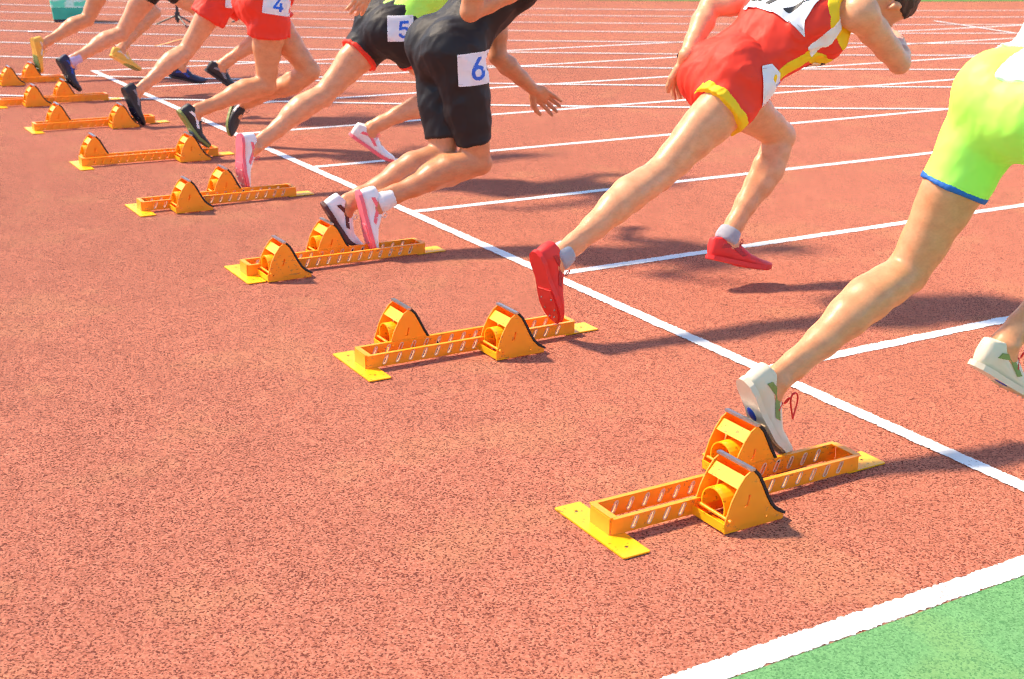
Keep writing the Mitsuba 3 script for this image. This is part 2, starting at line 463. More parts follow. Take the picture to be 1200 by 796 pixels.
for (tx, ty), lab in (((1.90, 13.80), 'black tripod stand on the far bend lanes, left of the red shorts'), ((2.78, 13.72), 'black tripod stand mostly hidden between two pairs of red shorts')):
    tr = thing('tripod_stand', lab, 'tripod')
    tt = T().translate([tx, ty, 0.012])
    obj('pole', cat(tube([(0, 0, 0.03), (0, 0, 0.62)], 0.016, 10), tube([(0, 0, 0.62), (0, 0, 1.05)], 0.011, 10)), 'black_metal', tr, to_world=tt, smooth=40)
    obj('collar', tube([(0, 0, 0.06), (0, 0, 0.15)], 0.03, 12), 'black_metal', tr, to_world=tt, smooth=40)
    for k in range(3):
        an = math.radians(155 + 120 * k)
        c, s = math.cos(an), math.sin(an)
        obj('leg', tube([(0.02 * c, 0.02 * s, 0.11), (0.245 * c, 0.245 * s, 0.014)], 0.0105, 8), 'black_metal', tr, to_world=tt, smooth=40)
    obj('head', cat(bx(-0.05, 0.05, -0.035, 0.035, 1.05, 1.17)), 'black_metal', tr, to_world=tt)



# ------------------------------------------------------------------ athletes: distance fields meshed by surface nets
class Field:
    """Smooth union of distance primitives, each valid near its own box."""
    def __init__(self):
        self.prims, self.clips, self.post = [], [], None

    def add(self, fn, lo, hi, k=0.015):
        self.prims.append((fn, np.asarray(lo, float), np.asarray(hi, float), k))

    def at(self, p):
        d = np.full(len(p), 0.2)
        for fn, lo, hi, k in self.prims:
            d = smin(d, fn(p), k)
        for c in self.clips:
            d = np.maximum(d, c(p))
        return d + (self.post(p) if self.post else 0)

    def mesh(self, h, lo=None, hi=None):
        M = 0.05
        lo = np.min([q[1] for q in self.prims], 0) - 2 * h if lo is None else np.asarray(lo)
        hi = np.max([q[2] for q in self.prims], 0) + 2 * h if hi is None else np.asarray(hi)
        n = np.ceil((hi - lo) / h).astype(int) + 1
        D = np.full(n, 0.2)
        ax = [lo[i] + h * np.arange(n[i]) for i in range(3)]
        near = np.zeros(n, bool)
        for fn, a, b, k in self.prims:
            i0 = np.clip(((a - M - lo) / h).astype(int), 0, n)
            i1 = np.clip(((b + M - lo) / h).astype(int) + 2, 0, n)
            if np.any(i1 <= i0):
                continue
            sl = tuple(slice(x, y) for x, y in zip(i0, i1))
            g = np.stack(np.meshgrid(*[ax[i][sl[i]] for i in range(3)], indexing='ij'), -1).reshape(-1, 3)
            D[sl] = smin(D[sl], fn(g).reshape(D[sl].shape), k)
        near = np.abs(D) < 6 * h
        if self.clips or self.post:
            idx = np.argwhere(D < 3 * h)
            g = lo + idx * h
            d = D[tuple(idx.T)]
            for c in self.clips:
                d = np.maximum(d, c(g))
            if self.post:
                d = d + self.post(g)
            D[tuple(idx.T)] = d
        D[0], D[-1], D[:, 0], D[:, -1], D[:, :, 0], D[:, :, -1] = [np.maximum(x, 0.5 * h) for x in (D[0], D[-1], D[:, 0], D[:, -1], D[:, :, 0], D[:, :, -1])]
        return nets(D, lo, h)


def smin(a, b, k):
    if k <= 0:
        return np.minimum(a, b)
    h = np.clip(0.5 + 0.5 * (b - a) / k, 0, 1)
    return b * (1 - h) + a * h - k * h * (1 - h)


def nets(D, lo, h):
    """Surface nets: one vertex per cell that the surface crosses, one quad per crossed grid edge."""
    S = D < 0
    n = np.array(D.shape)
    cnt = np.zeros(n - 1, np.int8)
    corners = [(a, b, c) for a in (0, 1) for b in (0, 1) for c in (0, 1)]
    cut = lambda A, o: A[o[0]:o[0] + n[0] - 1, o[1]:o[1] + n[1] - 1, o[2]:o[2] + n[2] - 1]
    for o in corners:
        cnt += cut(S, o)
    act = (cnt > 0) & (cnt < 8)
    ids = np.full(n - 1, -1, np.int64)
    cells = np.argwhere(act)
    ids[act] = np.arange(len(cells))
    val = {o: D[cells[:, 0] + o[0], cells[:, 1] + o[1], cells[:, 2] + o[2]] for o in corners}
    acc, num = np.zeros((len(cells), 3)), np.zeros(len(cells))
    for o in corners:
        for d in range(3):
            if o[d] == 0:
                q = list(o)
                q[d] = 1
                a, b = val[o], val[tuple(q)]
                m = (a < 0) != (b < 0)
                t = np.where(m, a / np.where(m, a - b, 1), 0)
                pt = np.tile(np.array(o, float), (len(cells), 1))
                pt[:, d] = t
                acc += np.where(m[:, None], pt, 0)
                num += m
    V = lo + h * (cells + acc / num[:, None])
    F = []
    for d in range(3):
        e, f = [(1, 2), (2, 0), (0, 1)][d]
        sl0 = [slice(1, -1)] * 3
        sl0[d] = slice(0, -1)
        sl1 = list(sl0)
        sl1[d] = slice(1, None)
        A, B = S[tuple(sl0)], S[tuple(sl1)]
        for flip, m in ((False, A & ~B), (True, ~A & B)):
            i = np.argwhere(m)
            if not len(i):
                continue
            i = i + np.array([0 if q == d else 1 for q in range(3)])
            def cell(de, df):
                c = i.copy()
                c[:, e] -= de
                c[:, f] -= df
                return ids[c[:, 0], c[:, 1], c[:, 2]]
            q = np.stack([cell(1, 1), cell(0, 1), cell(0, 0), cell(1, 0)], 1)
            F.append(q[:, ::-1] if flip else q)
    F = np.vstack(F)
    F = np.vstack([F[:, [0, 1, 2]], F[:, [0, 2, 3]]])
    m = trimesh.Trimesh(V, F, process=False)
    return m


def relax(m, it=6):
    """Taubin smoothing with even weights."""
    if not len(m.faces):
        return m
    f = m.faces
    n = len(m.vertices)
    e = np.unique(np.sort(np.vstack([f[:, [0, 1]], f[:, [1, 2]], f[:, [2, 0]]]), 1), axis=0)
    A = sparse.coo_matrix((np.ones(2 * len(e)), (np.r_[e[:, 0], e[:, 1]], np.r_[e[:, 1], e[:, 0]])), (n, n)).tocsr()
    deg = np.maximum(np.asarray(A.sum(1)), 1)
    v = np.array(m.vertices)
    for _ in range(it):
        for q in (0.5, -0.525):
            v = v + q * (A @ v / deg - v)
    m.vertices = v
    return m


def chain(field, pts, rad, k=0.015, off=0.0, clip=None, flare=None):
    """Tapered capsules along the points; clip(p) cuts them (a hem), flare(t) widens a loose garment."""
    pts = [np.asarray(q, float) for q in pts]
    n = len(pts) - 1
    for i in range(n):
        a, b = pts[i], pts[i + 1]
        ra, rb = rad[i] + off, rad[i + 1] + off
        if flare:
            ra, rb = ra + flare(i / n), rb + flare((i + 1) / n)

        def fn(p, a=a, b=b, ra=ra, rb=rb):
            ab = b - a
            t = np.clip((p - a) @ ab / max(ab @ ab, 1e-9), 0, 1)
            d = np.linalg.norm(p - a - t[:, None] * ab, axis=1) - (ra + (rb - ra) * t)
            return np.maximum(d, clip(p)) if clip else d
        r = max(ra, rb)
        field.add(fn, np.minimum(a, b) - r, np.maximum(a, b) + r, k)


def blob(field, c, R, rad, k=0.015, off=0.0, clip=None):
    """An ellipsoid with the axes in the rows of R."""
    c, R, rad = np.asarray(c, float), np.asarray(R, float), np.asarray(rad, float) + off

    def fn(p):
        q = (p - c) @ R.T
        k0 = np.linalg.norm(q / rad, axis=1)
        k1 = np.linalg.norm(q / rad ** 2, axis=1)
        d = k0 * (k0 - 1) / np.maximum(k1, 1e-9)
        return np.maximum(d, clip(p)) if clip else d
    ext = np.abs(R.T) @ rad
    field.add(fn, c - ext, c + ext, k)


def trunk(field, pts, W, Dp, lat, dep, k=0.03, off=0.0):
    """Flattened segments of the trunk: half width W along lat, half depth Dp along dep."""
    pts = [np.asarray(q, float) for q in pts]
    for i in range(len(pts) - 1):
        a, b = pts[i], pts[i + 1]

        def fn(p, a=a, b=b, i=i):
            ab = b - a
            l = np.linalg.norm(ab)
            u = ab / l
            q = p - a
            s = q @ u
            t = np.clip(s / l, 0, 1)
            w = W[i] + (W[i + 1] - W[i]) * t + off
            d = Dp[i] + (Dp[i + 1] - Dp[i]) * t + off
            r = q - (t * l)[:, None] * u
            x, y, z = r @ lat, r @ dep, s - t * l
            k0 = np.sqrt((x / w) ** 2 + (y / d) ** 2 + (z / d) ** 2)
            k1 = np.sqrt((x / w ** 2) ** 2 + (y / d ** 2) ** 2 + (z / d ** 2) ** 2)
            return np.where(k1 > 1e-6, k0 * (k0 - 1) / np.maximum(k1, 1e-9), -d)
        r = max(max(W), max(Dp)) + off
        field.add(fn, np.minimum(a, b) - r, np.maximum(a, b) + r, k)


def plane(p0, n):
    p0, n = np.asarray(p0, float), nrm(n)
    return lambda p: (p - p0) @ n


def hand_mesh(left):
    """A relaxed, slightly curled hand: wrist at the origin, fingers along +x, back of the hand up, thumb at the side."""
    f = Field()
    I = np.eye(3)
    blob(f, (0.045, 0, -0.002), I, (0.052, 0.040, 0.015), 0.008)
    chain(f, [(-0.035, 0, 0), (0.02, 0, 0)], [0.026, 0.024], 0.012)
    for y, l, z in ((0.030, 0.076, 0.000), (0.010, 0.086, 0.004), (-0.011, 0.080, 0.003), (-0.030, 0.064, -0.003)):
        b = np.array([0.082, y * 0.95, z])
        pts, ang = [np.array([0.05, y * 0.8, 0]), b], -12
        for s, da in ((0.45, 0), (0.30, -28), (0.25, -24)):
            ang += da
            pts.append(pts[-1] + l * s * np.array([math.cos(math.radians(ang)), y * 3.6, math.sin(math.radians(ang))]))
        chain(f, pts, [0.011, 0.0098, 0.0088, 0.0080, 0.0068], 0.004)
    chain(f, [(0.018, 0.026, -0.006), (0.045, 0.052, -0.014), (0.074, 0.064, -0.020), (0.096, 0.066, -0.027)], [0.016, 0.0125, 0.0098, 0.0078], 0.006)
    m = relax(f.mesh(0.0036), 3)
    if not left:
        m.vertices[:, 1] *= -1
        m.invert()
    return m


HAND = {s: hand_mesh(s == 'L') for s in 'LR'}


def shoe_meshes():
    """A spike shoe in the frame of the foot: the ankle joint at the origin, x to the toe, z up from the sole, y to the left (right foot)."""
    xs = np.linspace(-0.068, 0.205, 40)
    hw = np.interp(xs, [-0.068, -0.055, -0.03, 0.03, 0.09, 0.13, 0.165, 0.19, 0.205], [0.006, 0.023, 0.031, 0.029, 0.040, 0.044, 0.038, 0.025, 0.005])
    cy = np.interp(xs, [-0.07, 0.05, 0.13, 0.205], [0.0, 0.0, 0.004, 0.012])
    poly = Polygon(np.vstack([np.c_[xs, cy + hw], np.c_[xs[::-1], (cy - hw)[::-1]]]))
    f = Field()
    top = np.interp(xs, [-0.068, -0.04, 0.0, 0.05, 0.10, 0.15, 0.19, 0.205], [0.010, 0.016, 0.012, -0.012, -0.040, -0.055, -0.063, -0.070])
    I = np.eye(3)
    for i in range(2, len(xs) - 1):
        zc = (top[i] - 0.082) / 2
        blob(f, (xs[i], cy[i], zc - 0.006), I, (0.016, max(hw[i] - 0.001, 0.006), (top[i] + 0.082) / 2 + 0.006), 0.006)
    f.clips = [plane((0, 0, -0.078), (0, 0, -1)), plane((0.0, 0, 0.004), (-0.28, 0, 1))]
    upper = relax(f.mesh(0.0042), 3)
    spring = lambda v: np.c_[v[:, :2], v[:, 2] + 0.9 * np.maximum(v[:, 0] - 0.10, 0) ** 2 - 0.0]
    def slab(pl, z0, z1):
        m = trimesh.creation.extrude_polygon(pl, z1 - z0, engine='earcut')
        m.apply_translation((0, 0, z0))
        m = m.subdivide_to_size(0.02)
        m.vertices = spring(m.vertices)
        return m
    upper.vertices = spring(upper.vertices)
    sole = slab(poly.buffer(0.003, 3), -0.091, -0.076)
    fore = slab(poly.intersection(sbox(0.06, -0.1, 0.3, 0.1)).buffer(-0.005), -0.0945, -0.0905)
    spk = []
    for x, y in ((0.10, 0.025), (0.10, -0.022), (0.14, 0.027), (0.14, -0.02), (0.172, 0.018), (0.172, -0.004)):
        c = trimesh.creation.cone(0.0035, 0.007, sections=8)
        c.apply_transform(trimesh.transformations.rotation_matrix(math.pi, (1, 0, 0)))
        c.apply_translation((x, y, -0.0935))
        c.vertices = spring(c.vertices)
        spk.append(c)
    band = lambda x0, x1, z: [(x0, 0.034, z - 0.030), (0.5 * (x0 + x1), 0.018, z - 0.004), (x1, 0, z), (0.5 * (x0 + x1), -0.018, z - 0.004), (x0, -0.034, z - 0.030)]
    lac = [tube(band(0.05 + 0.019 * i, 0.055 + 0.019 * i, -0.0135 - 0.0125 * i), 0.0026, 6) for i in range(4)]
    for s in (1, -1):
        t = np.linspace(0, 2 * np.pi, 12, endpoint=False)
        lac.append(tube(np.c_[0.052 + 0.012 * np.cos(t), s * (0.013 + 0.010 * (1 - np.cos(t))), -0.006 - 0.008 * np.sin(t)], 0.0017, 5, closed=True))
    ft = Polygon([(-0.03, -0.030), (0.015, -0.018), (0.075, -0.052), (0.06, -0.060), (0.012, -0.034), (-0.035, -0.046)])
    def side_band(s):
        """The stripe on the shoe's side, a thin patch that follows the upper."""
        m = trimesh.creation.extrude_polygon(ft, 0.001, engine='earcut').subdivide_to_size(0.008)
        v = m.vertices
        q = np.c_[v[:, 0], np.full(len(v), s * 0.08), v[:, 1]]
        for _ in range(24):
            q[:, 1] -= s * np.maximum(f.at(q), 0) * 0.9
        q[:, 1] += s * (0.0012 + v[:, 2])
        m.vertices = spring(q)
        return m
    return dict(upper=upper, sole=sole, spike_plate=fore, spikes=cat(*spk), laces=cat(*lac), stripe=side_band(1), inner_stripe=side_band(-1))


SHOE = {k: {'R': m} for k, m in shoe_meshes().items()}
for k, d in SHOE.items():
    m = d['R'].copy()
    m.vertices[:, 1] *= -1
    m.invert()
    d['L'] = m
def flexed(m, deg=32.0):
    """The shoe bent at the ball of the foot."""
    m = m.copy()
    v = m.vertices.copy()
    x0, z0 = 0.095, -0.082
    s = np.clip((v[:, 0] - x0) / 0.05, 0, 1)
    a = np.radians(deg) * (s * s * (3 - 2 * s))
    dx, dz = v[:, 0] - x0, v[:, 2] - z0
    on = dx > 0
    m.vertices = np.c_[np.where(on, x0 + dx * np.cos(a) - dz * np.sin(a) * 0.6, v[:, 0]), v[:, 1], np.where(on, z0 + dx * np.sin(a) * 0.85 + dz * np.cos(a), v[:, 2])]
    return m


BEND = {8: 14, 7: 0, 6: 18, 5: 8, 4: 14, 3: 8, 2: 8, 1: 0}
SHOEPLY = {k: {s: mikit.ply(m, smooth=42) for s, m in d.items()} for k, d in SHOE.items()}


def frame(o, x, z):
    x = nrm(x)
    z = nrm(z - x * (np.asarray(z) @ x))
    y = np.cross(z, x)
    M = np.eye(4)
    M[:3, :3] = np.c_[x, y, z]
    M[:3, 3] = o
    return M


THR = [0.090, 0.085, 0.077, 0.067, 0.056, 0.052]
SHR = [0.051, 0.053, 0.056, 0.051, 0.040, 0.033, 0.034]


def skeleton(j):
    """Anatomy from the joints: point chains and radii of every limb, with the muscles set off to the front and the back."""
    g = {k: np.asarray(v, float) for k, v in j.items()}
    pel = (g['hipL'] + g['hipR']) / 2
    up = nrm(g['neck'] - pel)
    lat = nrm(g['hipL'] - g['hipR'])                    # towards the left
    dep = nrm(np.cross(lat, up))                        # towards the front of the body
    lat_s = nrm(g['shoL'] - g['shoR'])
    lat_s = nrm(lat_s - up * (lat_s @ up))
    dep_s = nrm(np.cross(lat_s, up))
    g.update(pel=pel, up=up, lat=lat, dep=dep, lat_s=lat_s, dep_s=dep_s)
    for s in 'LR':
        h, k, a = g['hip' + s], g['kne' + s], g['ank' + s]
        th, sh = nrm(k - h), nrm(a - k)
        bend = k - (h + (a - h) * ((k - h) @ (a - h)) / ((a - h) @ (a - h)))
        fwd = nrm(bend) if np.linalg.norm(bend) > 0.03 else dep
        fwd = nrm(fwd - th * (fwd @ th))
        fs = nrm(fwd - sh * (fwd @ sh))
        g['fwd' + s] = fwd
        T_ = np.linspace(0, 1, 6)
        o = [0.0, 0.010, 0.012, 0.008, 0.004, 0.0]
        g['thigh' + s] = [h + (k - h) * t + fwd * q for t, q in zip(T_, o)]
        U = [0.0, 0.14, 0.30, 0.46, 0.66, 0.86, 1.0]
        o = [0.0, -0.010, -0.020, -0.017, -0.006, -0.002, 0.0]
        g['shank' + s] = [k + (a - k) * t + fs * q for t, q in zip(U, o)]
        g['fs' + s] = fs
        g['foot' + s] = frame(a, g['toe' + s] - a, k - a)
        c, sn = math.cos(math.radians(19)), math.sin(math.radians(19))
        x, z = g['foot' + s][:3, 0], g['foot' + s][:3, 2]
        g['foot' + s] = frame(a, c * x + sn * z, k - a)
    return g


def add_leg(f, g, s, off=0.0, clip=None, flare=None, shank=True, foot=True, k=0.016):
    chain(f, g['thigh' + s], THR, k, off, clip, flare)
    h, kn, fw = g['hip' + s], g['kne' + s], g['fwd' + s]
    ham = [h + (kn - h) * t - fw * q for t, q in ((0.18, 0.030), (0.5, 0.028), (0.88, 0.016))]
    chain(f, ham, [0.058, 0.052, 0.034], 0.02, off, clip, flare)
    th = nrm(kn - h)
    la = np.cross(th, fw)
    for q, t, r in ((0.027, 0.80, 0.036), (-0.029, 0.74, 0.038)):
        blob(f, h + (kn - h) * t + fw * 0.020 + la * q, np.array([la, fw, th]), (0.024, 0.024, 0.062) if q > 0 else (0.024, 0.025, 0.080), 0.022, off, clip)
    if shank:
        chain(f, g['shank' + s], SHR, k, off, clip)
        sh = nrm(g['ank' + s] - kn)
        lb = np.cross(sh, g['fs' + s])
        for q, t in ((0.021, 0.27), (-0.021, 0.31)):
            blob(f, kn + (g['ank' + s] - kn) * t - g['fs' + s] * 0.034 + lb * q, np.array([lb, g['fs' + s], sh]), (0.027, 0.029, 0.080), 0.020, off, clip)
        chain(f, [kn + (g['ank' + s] - kn) * t + g['fs' + s] * o for t, o in ((0.10, 0.030), (0.30, 0.030), (0.6, 0.020))], [0.020, 0.021, 0.014], 0.016, off, clip)
        pat = kn + g['fwd' + s] * 0.018 + g['fs' + s] * 0.014
        blob(f, pat, np.eye(3), (0.033,) * 3, 0.02, off, clip)
        a = g['ank' + s]
        M = g['foot' + s][:3, :3]
        for q in (0.028, -0.028):
            blob(f, a + M[:, 1] * q * 0.85, np.eye(3), (0.017,) * 3, 0.012, off, clip)
        cal = [g['kne' + s] + (a - g['kne' + s]) * t - g['fs' + s] * q for t, q in ((0.62, 0.020), (0.85, 0.027), (1.0, 0.030))]
        chain(f, cal, [0.018, 0.013, 0.016], 0.02, off, clip)
    if foot:
        M = g['foot' + s]
        P = lambda x, y, z: M[:3, :3] @ np.array([x, y, z]) + M[:3, 3]
        chain(f, [P(-0.036, 0, -0.045), P(0.02, 0, -0.03), P(0.085, 0, -0.055), P(0.105, 0, -0.062)], [0.024, 0.026, 0.022, 0.014], 0.02)


def add_seat(f, g, off=0.0, clip=None):
    for s, q in (('L', 1), ('R', -1)):
        h = g['hip' + s]
        d = -0.6 * g['dep'] - 0.25 * g['fwd' + s]
        blob(f, h + d * 0.075 + g['up'] * 0.020 - g['lat'] * q * 0.012, np.array([g['lat'], g['dep'], g['up']]), (0.088, 0.082, 0.100), 0.03, off, clip)


def add_trunk(f, g, off=0.0, hi=1.0, k=0.03):
    pel, nk = g['pel'], g['neck']
    l = np.linalg.norm(nk - pel)
    tt = [-0.02, 0.12, 0.30, 0.52, 0.74, 0.90]
    bow = [0.0, -0.004, -0.010, -0.014, -0.010, -0.004]
    pts = [pel + g['up'] * l * t + g['dep'] * b for t, b in zip(tt, bow)]
    W = [0.158, 0.152, 0.130, 0.142, 0.160, 0.125]
    Dp = [0.108, 0.104, 0.092, 0.108, 0.108, 0.070]
    trunk(f, pts[:4], W[:4], Dp[:4], g['lat'], g['dep'], k, off)
    trunk(f, pts[3:], W[3:], Dp[3:], g['lat_s'], g['dep_s'], k, off)
    for s, q in (('L', 1), ('R', -1)):
        chain(f, [nk - g['up'] * 0.02 + g['lat_s'] * q * 0.03, g['sho' + s] * 0.8 + nk * 0.2], [0.055, 0.052], 0.03, off)
        blob(f, nk - g['up'] * 0.13 + g['dep_s'] * 0.065 + g['lat_s'] * q * 0.075, np.array([g['lat_s'], g['dep_s'], g['up']]), (0.085, 0.045, 0.070), 0.03, off)
        blob(f, nk - g['up'] * 0.14 - g['dep_s'] * 0.060 + g['lat_s'] * q * 0.090, np.array([g['lat_s'], g['dep_s'], g['up']]), (0.080, 0.045, 0.110), 0.03, off)


def add_arm(f, g, s, off=0.0, clip=None):
    a, b, c = g['sho' + s], g['elb' + s], g['wri' + s]
    chain(f, [a, a + (b - a) * 0.35, a + (b - a) * 0.7, b], [0.056, 0.050, 0.043, 0.037], 0.014, off, clip)
    chain(f, [b, b + (c - b) * 0.28, b + (c - b) * 0.65, c], [0.037, 0.041, 0.032, 0.025], 0.012, off, clip)
    blob(f, a, np.eye(3), (0.062,) * 3, 0.025, off, clip)


def head_axes(g):
    z = nrm(g['head'] - g['neck'])
    z = nrm(z + 0.25 * g['up'])
    x = g['dep_s'] + 0.15 * np.array([1, 0, 0])
    x = nrm(x - z * (x @ z))
    return np.array([x, np.cross(z, x), z])


def add_head(f, g):
    R, c = head_axes(g), g['head']
    P = lambda x, y, z: c + R.T @ np.array([x, y, z])
    chain(f, [g['neck'] - g['up'] * 0.02, P(-0.02, 0, -0.07)], [0.062, 0.055], 0.03)
    blob(f, P(-0.012, 0, 0.025), R, (0.098, 0.076, 0.098), 0.02)
    blob(f, P(0.030, 0, -0.050), R, (0.062, 0.058, 0.075), 0.03)
    blob(f, P(0.068, 0, -0.103), R, (0.022, 0.024, 0.018), 0.02)
    blob(f, P(0.082, 0, 0.022), R, (0.014, 0.050, 0.012), 0.02)
    chain(f, [P(0.086, 0, 0.008), P(0.106, 0, -0.030)], [0.007, 0.012], 0.010)
    for q in (1, -1):
        chain(f, [P(0.092, q * 0.004, -0.034), P(0.090, q * 0.013, -0.036)], [0.009, 0.007], 0.006)
        blob(f, P(0.060, q * 0.042, -0.022), R, (0.022, 0.020, 0.018), 0.02)
        chain(f, [P(-0.010, q * 0.077, 0.012), P(-0.018, q * 0.085, -0.006), P(-0.008, q * 0.080, -0.030)], [0.010, 0.013, 0.008], 0.006)
        blob(f, P(0.073, q * 0.031, -0.001), R, (0.016, 0.014, 0.009), 0.008)
    for z in (-0.066, -0.077):
        chain(f, [P(0.083, 0.018, z - 0.001), P(0.0905, 0, z), P(0.083, -0.018, z - 0.001)], [0.004, 0.007, 0.004], 0.005)


def fold(seed, amp, axis):
    """Creases of a garment: noise drawn out across the axis."""
    ax = nrm(axis)
    rnd = np.random.default_rng(seed).random(3) * 50

    def fn(p):
        s = p @ ax
        q = p * 9.0 + rnd
        q = q + ax * (s * 22.0)[:, None]
        n = meshkit.fbm(q, 2, seed)
        return -amp * np.clip(1 - 4.0 * np.abs(n - 0.5), 0, 1)
    return fn


def project(field, m, c, u, v, lift, reach=0.14):
    """A flat mesh (x along u, y along v, z thickness) laid on the surface of the field round c; what finds no cloth beneath it is left off."""
    u = nrm(u)
    n = nrm(np.cross(u, v))
    v = np.cross(n, u)
    c = np.asarray(c, float)
    near = Field()
    near.prims = [q for q in field.prims if np.all(q[1] < c + 0.24) and np.all(q[2] > c - 0.24)]
    near.clips, near.post = field.clips, field.post
    q = np.asarray(m.vertices)
    p = c + q[:, :1] * u + q[:, 1:2] * v + n * reach * 0.5
    for _ in range(30):
        p -= n * np.clip(near.at(p), -0.02, 0.02)[:, None] * 0.75
    ok = (np.abs(near.at(p)) < 0.004) & (np.abs((p - c) @ n) < 0.13)
    m = trimesh.Trimesh(p + n * (lift + q[:, 2:3]), m.faces, process=False)
    e = np.linalg.norm(m.vertices[m.faces] - m.vertices[np.roll(m.faces, 1, 1)], axis=2).max(1)
    m.update_faces(ok[m.faces].all(1) & (e < 0.05))
    m.remove_unreferenced_vertices()
    return m


def number_bib(parent, field, c, u, v, w, h, text=None, size=0.06, col='bib_blue', paper='bib_paper', tx=None):
    pl = trimesh.creation.extrude_polygon(sbox(-w / 2, -h / 2, w / 2, h / 2).buffer(-0.004).buffer(0.004, 3), 0.0008, engine='earcut').subdivide_to_size(0.016)
    rnd = np.random.default_rng(int(abs(c[1]) * 1000))
    ph = rnd.random(2) * 6
    q = pl.vertices
    pl.vertices[:, 2] += 0.003 * (1 + np.sin(q[:, 0] * 55 + ph[0]) * np.cos(q[:, 1] * 40 + ph[1]))
    key = obj('number_bib', project(field, pl, c, u, v, 0.0025), paper, parent, smooth=50)
    for px, py in ((-w / 2 + 0.009, h / 2 - 0.009), (w / 2 - 0.009, h / 2 - 0.009), (-w / 2 + 0.009, -h / 2 + 0.009), (w / 2 - 0.009, -h / 2 + 0.009)):
        pin = project(field, tube([(px - 0.007, py, 0.0012), (px + 0.007, py, 0.0018)], 0.0009, 5), c, u, v, 0.0085)
        if len(pin.faces) > 6:
            obj('safety_pin', pin, 'worn_steel', key)
    if text:
        t = meshkit.text_mesh(text, size, 0.0008, bold=True)
        b = t.bounds.mean(0)
        t.apply_translation((-b[0], -b[1], 0))
        if tx:
            t.apply_translation((tx[0], tx[1], 0))
        t = t.subdivide_to_size(0.014)
        q = t.vertices
        t.vertices[:, 2] += 0.003 * (1 + np.sin(q[:, 0] * 55 + ph[0]) * np.cos(q[:, 1] * 40 + ph[1])) + 0.0012
        obj('number', project(field, t, c, u, v, 0.0025), col, key, smooth=50)
    return key


def shoes(person, g, style, push, lane):
    for s in 'LR':
        st = {**style, **style.get(s, {}), 'bent': BEND[lane] if s == push else 0}
        M = T(g['foot' + s].tolist())
        sh = numbered(person + '__shoe')
        for part in ('upper', 'sole', 'spike_plate', 'spikes', 'laces', 'stripe', 'inner_stripe'):
            col = st.get(part.replace('inner_', ''))
            if col:
                ply = SHOEPLY[part][s] if not st['bent'] else mikit.ply(flexed(SHOE[part][s], st['bent']), smooth=42)
                k = obj(part.replace('inner_', ''), ply, col if col in scene else 'shoe_' + col, sh, to_world=M)
                if part in ('spikes', 'laces'):
                    labels[k] = {'kind': 'stuff'}
        if st.get('sock'):
            f = Field()
            chain(f, g['shank' + s][3:], SHR[3:], 0.016, 0.004)
            a = g['ank' + s]
            ax = nrm(g['kne' + s] - a)
            f.add(lambda p, a=a: np.linalg.norm(p - a, axis=1) - 0.040, a - 0.04, a + 0.04, 0.02)
            f.clips = [plane(a + ax * st.get('sock_top', 0.05), ax), plane(a - ax * 0.02, -ax)]
            obj('sock', relax(f.mesh(0.006, a - 0.12, a + 0.12), 2), st['sock'], person, smooth=50)


